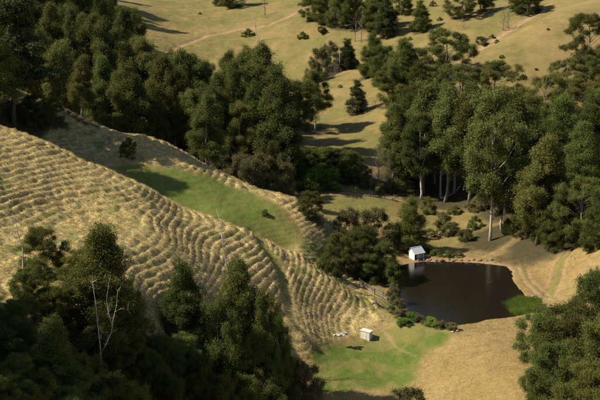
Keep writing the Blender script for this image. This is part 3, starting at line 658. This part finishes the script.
for i, (u, vt, y) in enumerate([(8, 300, 168), (30, 330, 166), (62, 340, 164), (90, 352, 160), (112, 372, 158), (135, 380, 164), (38, 372, 152), (5, 372, 150), (66, 386, 150), (145, 346, 178), (178, 376, 174), (220, 372, 184), (245, 374, 190), (270, 372, 196), (100, 318, 178), (126, 330, 180), (160, 334, 186), (20, 296, 176), (60, 284, 184), (284, 352, 204), (204, 326, 198), (228, 330, 200)]):
    plant(('round%d' % (i % 4)), u, vt, y=y, wpx=random.uniform(34, 44), row=('shaded undergrowth tree low in the dark gully, {o} from left', 'gu'), group='shaded undergrowth in the gully')
plant('forked', 101, 282, y=166, wpx=30, rot=0.0, label='white forked dead tree with antler like limbs in the gully')
plant('dead1', 222, 210, y=204, wpx=24, label='tall thin grey dead tree in front of the stepped hillside')
plant('dead1', 17, 214, y=186, wpx=16, label='thin grey dead trunk near the left edge against the stepped hillside')
plant('dead2', 209, 252, y=207, wpx=26, label='twiggy leafless grey tree left of the tall thin dead tree')
plant('dead2', 232, 262, y=212, wpx=24, label='twiggy leafless grey tree behind the loose gully tree')
plant('dead0', 172, 303, y=192, wpx=16, tilt=(0.35, -0.6), label='fallen pale dead branches leaning in the gully')
# --- front right bush and bottom edge
for u, vt, y, wp, k, lb in [(572, 300, 190, 70, 'round1', 'big sunlit bush filling the bottom right corner'), (546, 304, 196, 48, 'round3', 'left part of the thicket in the bottom right corner, twiggy grey green tree'),
                            (598, 268, 206, 48, 'round0', 'dark tree cut by the right edge above the big corner bush'), (602, 318, 178, 60, 'round2', 'dense bush cut by right edge, right of the big corner bush'), (556, 342, 180, 56, 'round0', 'low dense bush at the bottom edge under the corner thicket'),
                            (412, 386, 200, 30, 'shrub1', 'low olive bush at the bottom edge below the dry knoll'), (590, 364, 172, 60, 'round3', 'dense bush at the bottom right corner, lowest in the picture')]:
    plant(k, u, vt, y=y, wpx=wp, label=lb)
# --- left edge: the big pine and its neighbours on the saddle
plant('pine0', 14, -18, 124, 76, label='large dark pine on the saddle at the left edge')
plant('round0', 34, 92, y=284, wpx=30, label='dark bush at the right foot of the large pine')
plant('round2', 52, 96, y=292, wpx=24, label='low dark bush on the second spur crest right of the pine')
plant('tallround0', -22, 0, y=305, wpx=60, label='dark tree behind the large pine, cut by the left edge')
# --- trees just outside the frame on the left, whose shade falls into the gully and hollow
for i, (x, y, h) in enumerate([(-62, 146, 20), (-70, 156, 22), (-58, 158, 16), (-76, 168, 20), (-84, 158, 24), (-68, 138, 22), (-90, 172, 22), (-54, 140, 16), (-80, 272, 22), (-86, 276, 22), (-92, 271, 22), (-83, 281, 20), (-52, 128, 22), (-78, 146, 24), (-62, 126, 24), (-90, 140, 24), (-52, 150, 27), (-54, 159, 28), (-57, 167, 27), (-50, 141, 28), (-64, 162, 28)]):
    z = gz(x, y); uu, vv = to_px(x, y, z)
    pr = PROTO['tallround%d' % (i % 2)]
    PLANTED.append(dict(kind='tallround%d' % (i % 2), x=x, y=y, z=z, sx=1.0, sz=h / pr['h'], h=h, u=uu, label=None, group='trees outside the left edge', row=('tree standing outside the left edge of the picture, {o} from left', 'out'), rot=i * 1.7, tilt=None))

# ------------------------------------------------------------------ put the planted things into the scene
def ordinal(n):
    w = ['', 'first', 'second', 'third', 'fourth', 'fifth', 'sixth', 'seventh', 'eighth', 'ninth', 'tenth', 'eleventh', 'twelfth']
    return w[n] if n < len(w) else '%d%s' % (n, 'th' if 10 <= n % 100 <= 20 else {1: 'st', 2: 'nd', 3: 'rd'}.get(n % 10, 'th'))
rows = {}
for p in PLANTED:
    if p['row']: rows.setdefault(p['row'][1], []).append(p)
for lst in rows.values():
    for i, p in enumerate(sorted(lst, key=lambda q: to_px(q['x'], q['y'], q['z'] + q['h'])[0])): p['label'] = p['row'][0].format(o=ordinal(i + 1))
for p in PLANTED:
    key = ''.join(c for c in p['kind'] if not c.isdigit()); nm = NAMES[key]
    e = bpy.data.objects.new(nm, None); COL.objects.link(e); e.empty_display_size = 0.5
    e.location = (p['x'], p['y'], p['z'] - 0.05); e.scale = (p['sx'], p['sx'] * (0.92 + 0.16 * random.random()), p['sz'])
    e.rotation_euler = (p['tilt'][0], p['tilt'][1], p['rot']) if p['tilt'] else (0, 0, p['rot'])
    e['label'] = p['label']; e['category'] = CATS[nm]
    if p['group']: e['group'] = p['group']
    for pn, me in PROTO[p['kind']]['parts']:
        c = bpy.data.objects.new(pn, me); COL.objects.link(c); c.parent = e

# leaf litter under the trees
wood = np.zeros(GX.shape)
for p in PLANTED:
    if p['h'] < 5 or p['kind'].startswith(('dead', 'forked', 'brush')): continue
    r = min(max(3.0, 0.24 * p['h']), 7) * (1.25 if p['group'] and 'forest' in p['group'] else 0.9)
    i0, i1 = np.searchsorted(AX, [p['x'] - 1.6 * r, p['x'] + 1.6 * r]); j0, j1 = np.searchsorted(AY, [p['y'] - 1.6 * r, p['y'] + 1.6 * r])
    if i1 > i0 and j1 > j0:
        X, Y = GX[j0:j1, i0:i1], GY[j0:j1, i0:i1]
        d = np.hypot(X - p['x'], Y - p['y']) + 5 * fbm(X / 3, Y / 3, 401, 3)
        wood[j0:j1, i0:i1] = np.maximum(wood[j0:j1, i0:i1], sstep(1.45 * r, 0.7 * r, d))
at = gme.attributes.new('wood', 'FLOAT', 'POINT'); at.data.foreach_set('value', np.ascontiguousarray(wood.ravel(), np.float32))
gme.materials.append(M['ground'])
go = bpy.data.objects.new('ground', gme); COL.objects.link(go); go['kind'] = 'structure'
go['label'] = 'steep grassy valley with stepped spurs and dry slopes'

# ------------------------------------------------------------------ pond
m, t, b, o = new_mat('pond_water'); M['water'] = m
b.inputs['Base Color'].default_value = (0.011, 0.009, 0.006, 1); b.inputs['Roughness'].default_value = 0.04; b.inputs['IOR'].default_value = 1.33
tc = N(t, 'ShaderNodeTexCoord').outputs['Object']; bp = N(t, 'ShaderNodeBump'); bp.inputs['Strength'].default_value = 0.45; bp.inputs['Distance'].default_value = 0.06
t.links.new(nz(t, tc, 2.2, 3), bp.inputs['Height']); t.links.new(bp.outputs[0], b.inputs['Normal'])
c0 = PX.mean(0); ring = c0 + (PX - c0) * 1.09
me = bpy.data.meshes.new('pond'); me.from_pydata([(x, y, 0.0) for x, y in ring], [], [tuple(range(len(ring)))]); me.materials.append(M['water'])
po = bpy.data.objects.new('pond', me); COL.objects.link(po); po['kind'] = 'structure'; po['label'] = 'still brown farm pond'

# ------------------------------------------------------------------ built things
def plain(name, c1, c2, rough=0.7, sc=3.0, metal=0.0):
    m, t, b, o = new_mat(name); tc = N(t, 'ShaderNodeTexCoord').outputs['Object']
    t.links.new(mix(t, ramp(t, nz(t, tc, sc, 5, 0.7), 0.35, 0.7), c1, c2), b.inputs['Base Color'])
    b.inputs['Roughness'].default_value = rough; b.inputs['Metallic'].default_value = metal; return m
M['white'] = plain('white_weatherboard', (0.80, 0.79, 0.76), (0.62, 0.60, 0.55))
M['iron'] = plain('galvanised_iron', (0.46, 0.48, 0.52), (0.34, 0.36, 0.40), 0.45)
M['timber'] = plain('weathered_timber', (0.34, 0.29, 0.24), (0.17, 0.14, 0.11), 0.9, 5)
M['darktimber'] = plain('dark_old_timber', (0.10, 0.08, 0.06), (0.05, 0.04, 0.03), 0.9, 5)
M['concrete'] = plain('pale_concrete', (0.66, 0.62, 0.56), (0.46, 0.42, 0.37), 0.9, 2)
M['rock'] = plain('brown_rock', (0.26, 0.17, 0.11), (0.13, 0.085, 0.06), 0.95, 4)
M['greyrock'] = plain('grey_rock', (0.40, 0.37, 0.33), (0.22, 0.20, 0.18), 0.95, 4)
M['glass'] = plain('dark_glass', (0.03, 0.035, 0.04), (0.02, 0.02, 0.02), 0.1)
M['feather'] = plain('dark_feathers', (0.05, 0.04, 0.035), (0.025, 0.02, 0.018), 0.7, 20)
def obj(name, me, parent=None, loc=(0, 0, 0), rot=(0, 0, 0)):
    o = bpy.data.objects.new(name, me); COL.objects.link(o); o.parent = parent; o.location = loc; o.rotation_euler = rot; return o
def thing(name, label, cat, loc, rz=0.0, group=None):
    e = bpy.data.objects.new(name, None); COL.objects.link(e); e.location = loc; e.rotation_euler = (0, 0, rz)
    e['label'] = label; e['category'] = cat
    if group: e['group'] = group
    return e
def tag(o, label, cat, group=None):
    o['label'] = label; o['category'] = cat
    if group: o['group'] = group
    return o
def prism(name, poly, y0, y1, mat):            # a polygon in x,z pulled along y
    n = len(poly); v = [(x, y0, z) for x, z in poly] + [(x, y1, z) for x, z in poly]
    f = [tuple(range(n)), tuple(range(2 * n - 1, n - 1, -1))] + [(i, i + n, (i + 1) % n + n, (i + 1) % n) for i in range(n)]
    me = bpy.data.meshes.new(name); me.from_pydata(v, [], f); me.materials.append(M[mat])
    import bmesh; bm = bmesh.new(); bm.from_mesh(me); bmesh.ops.recalc_face_normals(bm, faces=bm.faces); bm.to_mesh(me); bm.free(); return me
def box(name, x0, x1, y0, y1, z0, z1, mat): return prism(name, [(x0, z0), (x1, z0), (x1, z1), (x0, z1)], y0, y1, mat)
def sheet(name, a, b, c, d, mat, ribs=18, amp=0.03, th=0.03):   # corrugated roof sheet: a-b eave, d-c ridge
    a, b, c, d = map(np.array, (a, b, c, d)); v = []; f = []
    nrm = np.cross(b - a, d - a); nrm = nrm / np.linalg.norm(nrm); n = ribs * 2 + 1
    for lay in (0, 1):
        for i in range(n):
            k = i / (n - 1); off = nrm * (amp * (i % 2) - lay * th)
            v += [a * (1 - k) + b * k + off, d * (1 - k) + c * k + off]
    q = 2 * n
    for i in range(n - 1):
        f += [(2 * i, 2 * i + 2, 2 * i + 3, 2 * i + 1), (q + 2 * i + 1, q + 2 * i + 3, q + 2 * i + 2, q + 2 * i), (2 * i, q + 2 * i, q + 2 * i + 2, 2 * i + 2), (2 * i + 1, 2 * i + 3, q + 2 * i + 3, q + 2 * i + 1)]
    f += [(0, 1, q + 1, q), (2 * n - 2, q + 2 * n - 2, q + 2 * n - 1, 2 * n - 1)]
    me = bpy.data.meshes.new(name); me.from_pydata([tuple(x) for x in v], [], f); me.materials.append(M[mat]); return me

# the little white hut on the pond shore
hx, hy, hz_ = cast(417, 260); hz_ = max(hz_, 0.15)
hut = thing('boat_hut', 'tiny white hut with grey iron roof and open porch on the far pond shore', 'hut', (hx, hy + 1.0, hz_), R(33))
hut.scale = (0.88, 0.88, 0.88)
Lh, D0, D1, EV, RG = 1.65, -0.1, 1.35, 2.05, 3.15     # half length, wall lines, eave and ridge heights
ym = 0.55
def gable(name, x0, x1):
    poly = [(-1.15, -0.5), (D1, -0.5), (D1, EV), (ym, RG), (-1.15, 1.80)]
    me = prism(name, poly, x0, x1, 'white')
    for vv in me.vertices: vv.co = (vv.co.y, vv.co.x, vv.co.z)
    me.flip_normals(); return me
g1 = obj('gable_wall', gable('gable_wall', -Lh, -Lh + 0.08), hut)
obj('end_wall', gable('end_wall', Lh - 0.08, Lh), hut)
for k in range(9):                                     # weatherboard laps on the sunlit gable
    z0 = -0.1 + k * 0.27; yb = D1 if z0 + 0.2 < EV else ym + (RG - z0 - 0.25) / (RG - EV) * (D1 - ym)
    ya = -1.15 if z0 + 0.2 < 1.8 else -1.15 + (z0 + 0.22 - 1.8) / (RG - 1.8) * (ym + 1.15)
    if yb - ya > 0.2: obj('weatherboard', box('weatherboard', -Lh - 0.022, -Lh - 0.002, ya + 0.01, yb - 0.01, z0, z0 + 0.25, 'white'), g1)
obj('back_wall', box('back_wall', -Lh + 0.082, Lh - 0.082, D1 - 0.08, D1 - 0.002, -0.5, EV - 0.01, 'white'), hut)
fw = obj('porch_wall', box('porch_wall', -Lh + 0.082, Lh - 0.082, D0, D0 + 0.08, -0.2, EV + 0.15, 'white'), hut)
dr = obj('door', box('door', -0.9, -0.1, D0 - 0.03, D0 - 0.003, 0.12, 2.0, 'darktimber'), hut); obj('handle', box('handle', -0.25, -0.2, D0 - 0.07, D0 - 0.031, 1.0, 1.12, 'iron'), dr)
wn = obj('window', box('window', 0.35, 1.15, D0 - 0.03, D0 - 0.003, 0.9, 1.7, 'white'), hut); obj('pane', box('pane', 0.42, 1.08, D0 - 0.04, D0 - 0.031, 0.97, 1.63, 'glass'), wn)
obj('porch_floor', box('porch_floor', -Lh + 0.082, Lh - 0.082, -1.2, D0 - 0.004, -0.15, 0.1, 'timber'), hut)
for x in (-0.2, Lh - 0.2): obj('porch_post', box('porch_post', x - 0.05, x + 0.05, -1.18, -1.08, 0.102, 1.74, 'white'), hut)
for x in (-1.2, 0.0, 1.2): obj('stump', box('stump', x - 0.12, x + 0.12, -1.1, -0.86, -1.2, -0.152, 'darktimber'), hut)
rf = obj('front_roof', sheet('front_roof', (-Lh - 0.2, -1.45, 1.70), (Lh + 0.35, -1.45, 1.70), (Lh + 0.35, ym, RG + 0.07), (-Lh - 0.2, ym, RG + 0.07), 'iron'), hut)
obj('back_roof', sheet('back_roof', (Lh + 0.35, D1 + 0.25, EV - 0.22), (-Lh - 0.2, D1 + 0.25, EV - 0.22), (-Lh - 0.2, ym + 0.01, RG + 0.07), (Lh + 0.35, ym + 0.01, RG + 0.07), 'iron'), hut)
obj('ridge_cap', prism('ridge_cap', [(-0.14, -0.06), (0, 0.03), (0.14, -0.07), (0.14, -0.04), (0, 0.07), (-0.14, -0.03)], -Lh - 0.22, Lh + 0.37, 'iron'), rf, (0, ym, RG + 0.10), (0, 0, R(90)))

# the pale pump shed on the green flat
px_, py_, pz_ = cast(366.5, 341)
sh = thing('pump_shed', 'small pale box shed on the green flat at the foot of the stepped nose', 'shed', (px_, py_ + 0.6, pz_ - 0.05), R(-28))
sh.scale = (0.9, 0.9, 0.92)
sb = obj('wall', prism('wall', [(-1.1, -0.4), (1.1, -0.4), (1.1, 1.75), (-1.1, 1.95)], -0.8, 0.8, 'concrete'), sh)
obj('roof', prism('roof', [(-1.22, 1.965), (1.22, 1.745), (1.22, 1.825), (-1.22, 2.045)], -0.92, 0.92, 'concrete'), sh)
sd_ = obj('door', box('door', -0.35, 0.4, -0.83, -0.803, 0.05, 1.55, 'concrete'), sh); obj('handle', box('handle', 0.26, 0.32, -0.86, -0.831, 0.75, 0.9, 'iron'), sd_)

# the old picket fence by the creek
fa = np.array(cast(360, 286)); fb = np.array(cast(391, 304)); nseg = 26
fen = thing('picket_fence', 'collapsing old timber picket fence with dark top rail left of the pond', 'fence', tuple(fa))
dv = fb - fa; ln = np.linalg.norm(dv[:2]); ang = math.atan2(dv[1], dv[0])
rr = np.random.default_rng(5)
def along(k): x, y = fa[0] + dv[0] * k, fa[1] + dv[1] * k; return np.array([x, y, gz(x, y)])
pk = box('picket', -0.05, 0.05, -0.015, 0.015, -0.25, 1.25, 'timber')
for i in range(nseg):
    p = along((i + 0.5) / nseg) - fa
    o = obj('picket', pk, fen, tuple(p), (rr.normal() * 0.06, rr.normal() * 0.13, ang + rr.normal() * 0.1)); o.scale.z = 0.75 + 0.3 * rr.random()
pst = box('post', -0.08, 0.08, -0.08, 0.08, -0.4, 1.55, 'darktimber')
for i in range(5):
    p = along(i / 4) - fa; obj('post', pst, fen, (p[0] + 0.09 * math.sin(ang), p[1] + 0.12, p[2]), (rr.normal() * 0.05, rr.normal() * 0.05, ang))
for hgt, mt in ((1.32, 'darktimber'), (0.45, 'timber')):
    tb = Tubes(); tb.add([along(k) - fa + (0, 0.1, hgt) for k in np.linspace(-0.03, 1.03, 9)], [0.085] * 9, 6); obj('rail', tb.mesh('rail', mt), fen)

# logs
def log(u0, v0, u1, v1, r, label, mat='dead'):
    a, b = np.array(cast(u0, v0)), np.array(cast(u1, v1)); n = 7; tb = Tubes(); rs = np.random.default_rng(int(u0 * 7 + v0))
    pts = []
    for i in range(n):
        q = a + (b - a) * i / (n - 1); q[2] = gz(q[0], q[1]) + r * 0.55; pts.append(q - a + np.array([0, 0, 0.08 * rs.normal() * r]))
    tb.add(pts, [r * (1 - 0.07 * i) for i in range(n)], 8)
    for j in range(3):
        s = pts[2 + j]; d = rs.normal(size=3); d[2] = abs(d[2]) + 0.3; tb.add([s, s + d * r * 2.5, s + d * r * 4.5], [r * 0.35, r * 0.25, r * 0.1], 5)
    o = obj('fallen_log', tb.mesh('fallen_log', mat), None, tuple(a)); tag(o, label, 'log')
log(441, 199, 460, 187, 0.42, 'thick pale fallen log leaning below the white trunked eucalypts', 'pale')
log(345, 194, 362, 197, 0.30, 'grey fallen log at the left end of the line across the flat', 'twig')
log(364, 196, 380, 198, 0.26, 'grey fallen log in the middle of the line across the flat', 'twig')
log(382, 198, 398, 202, 0.30, 'grey fallen log at the right end of the line across the flat', 'twig')
log(422, 236, 432, 240, 0.28, 'pale log on the grass behind the white hut', 'pale')
log(302, 187, 318, 188, 0.22, 'grey log on the flat edge beyond the second spur crest', 'twig')
log(372, 304, 384, 309, 0.25, 'grey log at the foot of the old picket fence', 'twig')

# rocks
def rock_mesh(seed, mat):
    import bmesh
    r = np.random.default_rng(seed); bm = bmesh.new(); bmesh.ops.create_icosphere(bm, subdivisions=2, radius=1)
    pl = r.normal(size=(9, 3)); pl /= np.linalg.norm(pl, axis=1)[:, None]; ds = 0.62 + 0.3 * r.random(9)
    for v in bm.verts:
        c = np.array(v.co)
        for p, d in zip(pl, ds):
            k = c @ p
            if k > d: c = c - p * (k - d)
        v.co = c * (1, 0.8, 0.62)
    me = bpy.data.meshes.new('rock'); bm.to_mesh(me); bm.free(); me.materials.append(M[mat]); return me
RK = [rock_mesh(i, 'rock') for i in range(3)]; GRK = [rock_mesh(10 + i, 'greyrock') for i in range(3)]
def rocks(lst, meshes, label, group):
    for i, (u, v, s) in enumerate(sorted(lst)):
        x, y, z = cast(u, v); o = obj('rock', meshes[i % 3], None, (x, y, max(z, 0.0) + 0.18 * s), (0, 0, i * 1.3)); o.scale = (s, s, s * 0.9)
        tag(o, label.format(o=ordinal(i + 1)), 'rock', group)
rocks([(418 + 4.2 * i + (i % 3), 261.2 - 0.6 * (i % 2), 0.42 + 0.12 * ((i * 7) % 3)) for i in range(18)], RK, 'brown rock edging the far pond shore, {o} from the hut', 'rocks along the far pond shore')
rocks([(335, 346, 0.5), (338.5, 347.5, 0.6), (342, 347, 0.7), (345.5, 346, 0.6), (344, 349, 0.45), (337, 344.5, 0.4)], GRK, 'grey rock in the small rubble heap on the green flat, {o} from left', 'rubble heap on the green flat')
rocks([(453, 333, 0.4), (457, 331.5, 0.5)], GRK, 'pale rock on the near pond shore, {o} from left', 'pale rocks on the near pond shore')
rocks([(533, 297, 0.5), (536, 299, 0.6), (540, 298, 0.45)], GRK, 'grey rock by the reed bed at the pond corner, {o} from left', 'rocks by the reed bed')

# a dark water bird on the pond
def bird():
    u, v = 490, 283.5; y = CH / float(tan_v(v)); x = float(x_of(u, v, y))
    e = thing('duck', 'dark duck swimming in the right half of the pond', 'duck', (x, y, 0.0), R(190))
    tb = Tubes(); tb.add([(-0.62, 0, 0.16), (-0.40, 0, 0.12), (-0.1, 0, 0.08), (0.2, 0, 0.10), (0.36, 0, 0.2), (0.42, 0, 0.36), (0.46, 0, 0.47), (0.58, 0, 0.47)], [0.02, 0.13, 0.23, 0.20, 0.11, 0.07, 0.095, 0.03], 10)
    obj('body', tb.mesh('body', 'feather'), e)
    bk = Tubes(); bk.add([(0.55, 0, 0.46), (0.72, 0, 0.43)], [0.04, 0.015], 6); obj('bill', bk.mesh('bill', 'greyrock'), e)
bird()

# ------------------------------------------------------------------ grass
def sample(arr, x, y):
    i = np.clip(np.searchsorted(AX, x), 1, nx - 1); j = np.clip(np.searchsorted(AY, y), 1, ny - 1)
    i -= (x - AX[i - 1] < AX[i] - x); j -= (y - AY[j - 1] < AY[j] - y)
    return arr[j, i]
SHAG = hill_mask(GX, GY)
def blades(name, x, y, per, L0, L1, wd, lean, label, r, lift=0.02, mat='blades', green=None):
    n = len(x); z = surf(x, y)
    e = 0.4; dx = (surf(x + e, y) - surf(x - e, y)) / (2 * e); dy = (surf(x, y + e) - surf(x, y - e)) / (2 * e)
    g = sample(gg, x, y) if green is None else np.full(n, green); ba = sample(gd_, x, y); sg = sample(SHAG, x, y); wo_ = sample(wood, x, y)
    rep = lambda a: np.repeat(a, per)
    X, Y, Z = rep(x), rep(y), rep(z); m = len(X)
    a = r.random(m) * 6.283; L = L0 + (L1 - L0) * r.random(m); L = L * (1 - 0.45 * rep(g)) if green is None else L
    ln = lean * (0.4 + 0.9 * r.random(m))
    off = 0.10 * r.normal(size=(m, 2)); bx, by = X + off[:, 0], Y + off[:, 1]; bz_ = Z - lift + off[:, 0] * rep(dx) + off[:, 1] * rep(dy) - 0.03
    tx = bx + L * ln * np.cos(a) - 0.35 * L * rep(dx); ty = by + L * ln * np.sin(a) - 0.35 * L * rep(dy); tz = bz_ + L * (1.0 - 0.35 * ln)
    w_ = wd * (0.6 + 0.8 * r.random(m)); px, py = -np.sin(a + 0.8) * w_, np.cos(a + 0.8) * w_
    V = np.stack([np.stack([bx - px, by - py, bz_], -1), np.stack([bx + px, by + py, bz_], -1), np.stack([tx, ty, tz], -1)], 1).reshape(-1, 3)
    me = np_mesh(name, V, np.arange(len(V)), 3)
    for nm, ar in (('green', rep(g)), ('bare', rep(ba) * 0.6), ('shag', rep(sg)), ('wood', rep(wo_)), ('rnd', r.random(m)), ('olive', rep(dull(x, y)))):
        at = me.attributes.new(nm, 'FLOAT', 'POINT'); at.data.foreach_set('value', np.repeat(ar, 3).astype(np.float32))
    me.materials.append(M[mat]); o = bpy.data.objects.new(name, me); COL.objects.link(o); o['kind'] = 'stuff'; o['label'] = label; o['category'] = 'grass'
rg = np.random.default_rng(99)
x = rg.uniform(-72, 20, 190000); y = rg.uniform(178, 304, 190000)
hm = hill_mask(x, y); ph = rowphase(x, y, base_h(x, y)); bb = np.abs(np.sin(np.pi * ph))
keep = (rg.random(len(x)) < hm * (0.22 + 0.78 * sstep(0.40, 0.8, bb)))
uu, vv = to_px(x, y, surf(x, y)); keep &= (uu > -12) & (uu < 612) & (vv < 412)
x, y = x[keep], y[keep]; blades('hill_grass', x, y, 3, 0.16, 0.42, 0.055, 0.7, 'long straw coloured grass on the stepped spurs', rg)
x = rg.uniform(-10, 75, 150000); y = rg.uniform(188, 330, 150000)
hm = hill_mask(x, y); sp = poly_sd(x, y, PX); uu, vv = to_px(x, y, surf(x, y))
keep = (hm < 0.4) & (sp < -0.1) & (uu > -12) & (uu < 612) & (vv < 412) & (rg.random(len(x)) < 0.75 * (0.35 + 0.65 * sstep(0.35, 0.6, noise(x / 2.5, y / 2.5, 8)))) & (sample(gd_, x, y) < 0.4)
x, y = x[keep], y[keep]; blades('meadow_grass', x, y, 4, 0.08, 0.26, 0.05, 0.9, 'short dry and green grass around the pond', rg)
rp = np.array([P(u, v, CH / tan_v(v))[:2] for u, v in [(504, 303), (518, 300), (532, 304), (541, 311), (534, 318), (516, 315)]])
x = rg.uniform(rp[:, 0].min(), rp[:, 0].max(), 9000); y = rg.uniform(rp[:, 1].min(), rp[:, 1].max(), 9000)
k = poly_sd(x, y, rp) > -0.2 + 0.8 * (noise(x, y, 3) - 0.5)
x, y = x[k], y[k]; zz = surf(x, y)
blades('reeds', x, y, 4, 1.3, 2.6, 0.05, 0.25, 'green reeds standing in the near right corner of the pond', rg, lift=0.0, green=1.0, mat='bright')
